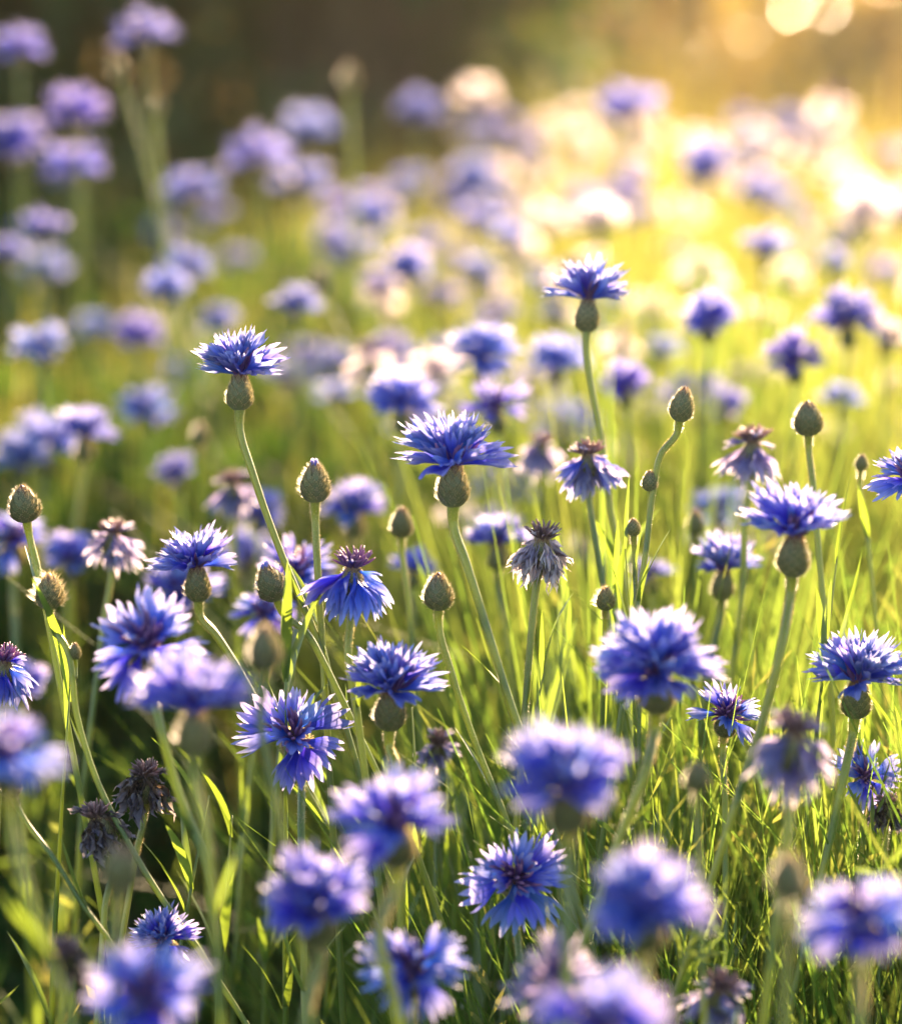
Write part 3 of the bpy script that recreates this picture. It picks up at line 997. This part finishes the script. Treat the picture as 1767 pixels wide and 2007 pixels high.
# ------------------------------------------------------------------ blurred flowers further back
far_stem = []
for _ in range(5):
    mb = MB()
    b1, b2 = rg.uniform(-.05, .05), rg.uniform(-.05, .05)
    pts = [(b1 * math.sin(t * 3) + b2 * t * t, b2 * math.sin(t * 2.5), t) for t in [k / 8 for k in range(9)]]
    pts = [(p[0] - pts[-1][0], p[1] - pts[-1][1], p[2]) for p in pts]
    tube(mb, pts, [.0042 - .0012 * k / 8 for k in range(9)], 6)
    far_stem.append(mb.mesh('stem', [M['stem']]))


def far_flower(label, px, py, W, d, pale=False, side=0.0, toward=.15, group='cornflowers in bloom', kind=None):
    SEED[0] += 1
    rng = random.Random(SEED[0])
    ax = head_axis(side, toward)
    neck = at(px, py, d)
    s = W * d / FPX / 1.72
    Lc = s * .6
    top = neck - ax * Lc
    root = empty('cornflower', (top.x, top.y, -.01))
    tag(root, label, 'flower', group)
    h = top.z + .01 + Lc * .05
    link('stem', rng.choice(far_stem), root, Matrix.Diagonal((h * .55, h * .55, h, 1)))
    fr = frame(ax, rng.uniform(0, 6.28))
    link('calyx', CALYX_LOW, root, Matrix.Translation(top - root.location) @ fr @ Matrix.Diagonal((Lc * .86, Lc * .86, Lc * 1.04, 1)))
    link('blossom', rng.choice(FAR_SUNLIT if pale else FAR), root, Matrix.Translation(neck - root.location) @ fr @ Matrix.Scale(s, 4))
    return root


FARS = [
    ('blurred blue cornflower behind and above the central flower, left', 790, 795, 165, 1.55, 0),
    ('blurred lit cornflower above the central flower', 945, 705, 150, 1.58, 0),
    ('blurred blue cornflower right behind the central flower', 970, 800, 150, 1.52, 0),
    ('blurred lilac cornflower left of the tallest stem', 1090, 715, 120, 1.7, 0),
    ('blurred violet cornflower right of the tallest stem', 1225, 760, 120, 1.62, 0),
    ('violet cornflower with pale rim, right of the tallest flower', 1390, 630, 130, 1.62, 0),
    ('blurred lilac cornflower with three pale discs of light, at right', 1555, 710, 135, 1.6, 0),
    ('pale lilac cornflower near the right edge above mid height', 1660, 635, 145, 1.65, 0),
    ('glowing white cornflower with violet underside, upper right', 1382, 330, 120, 2.15, 0),
    ('lone pale cornflower standing clear of the meadow, top right of centre', 1230, 225, 130, 2.2, 0),
    ('purple cornflower against the dark shrub, top left of centre', 505, 310, 135, 2.0, 0),
    ('lilac cornflower lower right of the purple one against the dark shrub', 592, 360, 125, 2.0, 0),
    ('violet cornflower lower left of the purple one against the dark shrub', 380, 372, 120, 2.0, 0),
    ('lilac and blue cornflower at upper left, above two others', 150, 230, 130, 1.9, 0),
    ('lilac cornflower directly under another at upper left', 150, 325, 125, 1.95, 0),
    ('highest cornflower of the pair of stems at the top left', 282, 70, 125, 1.9, 0),
    ('dark blue cornflower cut by the left edge at the top', 42, 95, 110, 1.9, 0),
    ('violet cornflower against the edge of the dark shrub, top centre', 822, 225, 100, 2.3, 0),
    ('faint lilac cornflower in the dark at top, left of the pinkish bud', 607, 262, 105, 2.4, 0),
    ('blue cornflower low at the left edge near the top', 25, 285, 120, 1.9, 0),
    ('pale violet cornflower in a blurred pair at right, upper half', 1500, 495, 105, 1.95, 0),
    ('small blue cornflower at right, upper half', 1632, 525, 85, 2.0, 0),
    ('small blue blurred cornflower just right of the tallest flower stem', 1302, 690, 75, 1.85, 0),
    ('dark blue upright blurred flower above the meadow centre', 997, 470, 70, 2.1, 0),
    ('blurred lilac and plum cornflower at upper left of centre', 372, 520, 105, 1.95, 0),
    ('pale blue blurred cornflower below the plum one', 328, 570, 95, 1.9, 0),
    ('blue cornflower blurred at centre left, right of the dark topped bud', 580, 605, 100, 1.8, 0),
    ('lilac blurred cornflower at top centre of the meadow', 800, 530, 100, 2.0, 0),
    ('sunlit cream blurred flower at the upper right edge', 1632, 195, 85, 2.5, 1),
    ('blurred sunlit white cornflower at the top centre right', 935, 200, 95, 2.4, 1),
    ('sunlit cream blurred flower near the right edge under the brightest one', 1640, 345, 90, 2.4, 1),
    ('pale arching blurred flower at the right edge', 1695, 425, 120, 2.1, 1),
    ('blurred blue cornflower with yellow leaf at the left edge', 80, 680, 120, 1.8, 0),
    ('shaded dark blue cornflower at the left edge, mid height', 42, 905, 120, 1.75, 0),
    ('round blue blurred cornflower left of the tall stem', 347, 930, 90, 1.7, 0),
    ('blurred lilac cornflower in the left meadow, upper part', 85, 455, 95, 2.0, 0),
    ('pale flower blurred under the blue one at the left edge', 15, 500, 80, 2.0, 0),
    ('blue flower blurred low behind the tall left stem', 510, 1010, 110, 1.6, 0),
    ('pale lilac flower at the right edge, mid height', 1740, 660, 110, 1.7, 1),
    ('violet blurred flower at right behind the pointed bud', 1645, 790, 90, 1.75, 0),
    ('lilac blurred flower behind the curved stem bud', 1090, 620, 95, 1.9, 1),
    ('blue flower blurred behind the downy bud', 810, 1120, 100, 1.5, 0),
    ('violet flower low behind the curved stem at right', 1275, 1130, 100, 1.5, 0),
]
frng = random.Random(77)
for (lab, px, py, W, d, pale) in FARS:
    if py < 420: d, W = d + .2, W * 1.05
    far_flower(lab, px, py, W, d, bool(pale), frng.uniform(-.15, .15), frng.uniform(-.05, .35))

ZONES = {
    ('l', 'u'): 'blurred blue cornflower among many in the upper left of the meadow',
    ('c', 'u'): 'blurred lilac cornflower among many in the upper middle of the meadow',
    ('r', 'u'): 'blurred cornflower glowing pale in the golden upper right of the meadow',
    ('l', 'm'): 'soft blue cornflower among the green blur left of centre',
    ('c', 'm'): 'soft blue cornflower among the blur behind the central flower',
    ('r', 'm'): 'soft violet cornflower among the blur at the right, mid height',
}
cnt = 0
while cnt < 185:
    d = 1.55 + 2.0 * frng.random() ** .75
    x = frng.uniform(-.165, .165) * d
    z = frng.gauss(.555, .04)
    if d > 2.1: z = min(z, .585 + .02 * frng.random())
    p = Vector((x, math.sqrt(max(.1, d * d)), z))
    px, py, dd = to_px(p)
    if py > 1100 or py < 230 or (px < 900 and py < 340): continue
    if px < 620 and frng.random() < (.85 if py < 620 else .5): continue
    zone = ('l' if px < 600 else 'c' if px < 1180 else 'r', 'u' if py < 640 else 'm')
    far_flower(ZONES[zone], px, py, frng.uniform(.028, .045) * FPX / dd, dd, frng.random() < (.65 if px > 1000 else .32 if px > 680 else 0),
               frng.uniform(-.25, .25), frng.uniform(-.15, .4), group=ZONES[zone])
    cnt += 1

# ------------------------------------------------------------------ leafy shoots without flowers in the sharp zone
shoot_stems = []
for _ in range(5):
    mb = MB()
    b1 = rg.uniform(-.05, .05)
    ln = [Vector((b1 * math.sin(t * 3), b1 * .6 * t * t, t * .5)) for t in [k / 10 for k in range(11)]]
    tube(mb, ln, [.0021 * (1 - .88 * (k / 10) ** 3) for k in range(11)], 6)
    shoot_stems.append((mb.mesh('stem', [M['stem']]), ln))
srng = random.Random(5)


def leafy_shoot(px, py, d, label):
    top = at(px, py, d)
    me, ln = srng.choice(shoot_stems)
    k = top.z / .5
    root = empty('leafy_shoot', (top.x - ln[-1].x, top.y - ln[-1].y, 0))
    root.rotation_euler = (0, 0, 0)
    tag(root, label, 'plant', label)
    so = link('stem', me, root, Matrix.Translation((ln[-1].x, ln[-1].y, 0)) @ Matrix.Rotation(srng.uniform(0, 6.28), 4, 'Z') @ Matrix.Diagonal((1, 1, k, 1))
              @ Matrix.Translation((-ln[-1].x, -ln[-1].y, 0)))
    for q in range(srng.randint(7, 11)):
        t = 1 - .42 * srng.random()
        i = min(9, int(t * 10))
        p = ln[i].lerp(ln[i + 1], t * 10 - i)
        ang = R(srng.uniform(8, 34)) * (.4 if t > .95 else 1)
        az = srng.uniform(0, 6.28)
        x = Vector((math.cos(az) * math.sin(ang), math.sin(az) * math.sin(ang), math.cos(ang)))
        z = (Vector((math.cos(az), math.sin(az), 0)) * -math.cos(ang) + UP * math.sin(ang))
        m = Matrix((x, z.cross(x), z)).transposed().to_4x4()
        L = srng.uniform(.024, .052)
        link('leaf', srng.choice(LEAF), so, Matrix.Translation(p) @ m @ Matrix.Diagonal((L, L * srng.uniform(.7, 1.2), L, 1)))


n_s = 0
while n_s < 58:
    px, py = srng.uniform(640, 1800), srng.uniform(1200, 1850)
    if px < 1000 and py < 1380: continue
    lab = 'leafy green shoot with narrow upright leaves among the stems, ' + ('lower centre' if px < 1180 else 'lower right')
    leafy_shoot(px, py, srng.uniform(1.255, 1.45), lab)
    n_s += 1
for (px, py, d, lab) in [(1225, 1075, 1.25, 'pair of narrow leaves beside the curved stem of the high bud'),
                         (1640, 1090, 1.22, 'feathery leaning shoot beside the large violet flower at right'),
                         (140, 1310, 1.23, 'small leafy shoot beside the spiny bud stem at left'),
                         (410, 1560, 1.24, 'dark leafy shoot at lower left between the blurred flowers'),
                         (455, 1600, 1.27, 'dark leafy shoot right of the other at lower left'),
                         (560, 1330, 1.22, 'leafy shoot behind the blurred reddish bud')]:
    leafy_shoot(px, py, d, lab)

# ------------------------------------------------------------------ haze: sunlit air over the meadow
vm = bpy.data.materials.new('haze')
vm.use_nodes = True
vt = vm.node_tree
vt.nodes.clear()
vo = vt.nodes.new('ShaderNodeOutputMaterial')
vp = vt.nodes.new('ShaderNodeVolumePrincipled')
vp.inputs['Color'].default_value = (.97, .93, .86, 1)
vp.inputs['Density'].default_value = 0.0034
vp.inputs['Anisotropy'].default_value = 0.92
vt.links.new(vp.outputs[0], vo.inputs['Volume'])
mb = MB()
x0, x1, y0, y1, z0, z1 = -72, 72, -32, 92, -1.1, 1.75
mb.add([(x0, y0, z0), (x1, y0, z0), (x1, y1, z0), (x0, y1, z0), (x0, y0, z1), (x1, y0, z1), (x1, y1, z1), (x0, y1, z1)],
       [(0, 3, 2, 1), (4, 5, 6, 7), (0, 1, 5, 4), (1, 2, 6, 5), (2, 3, 7, 6), (3, 0, 4, 7)])
tag(link('haze', mb.mesh('haze', [vm], False)), kind='stuff')
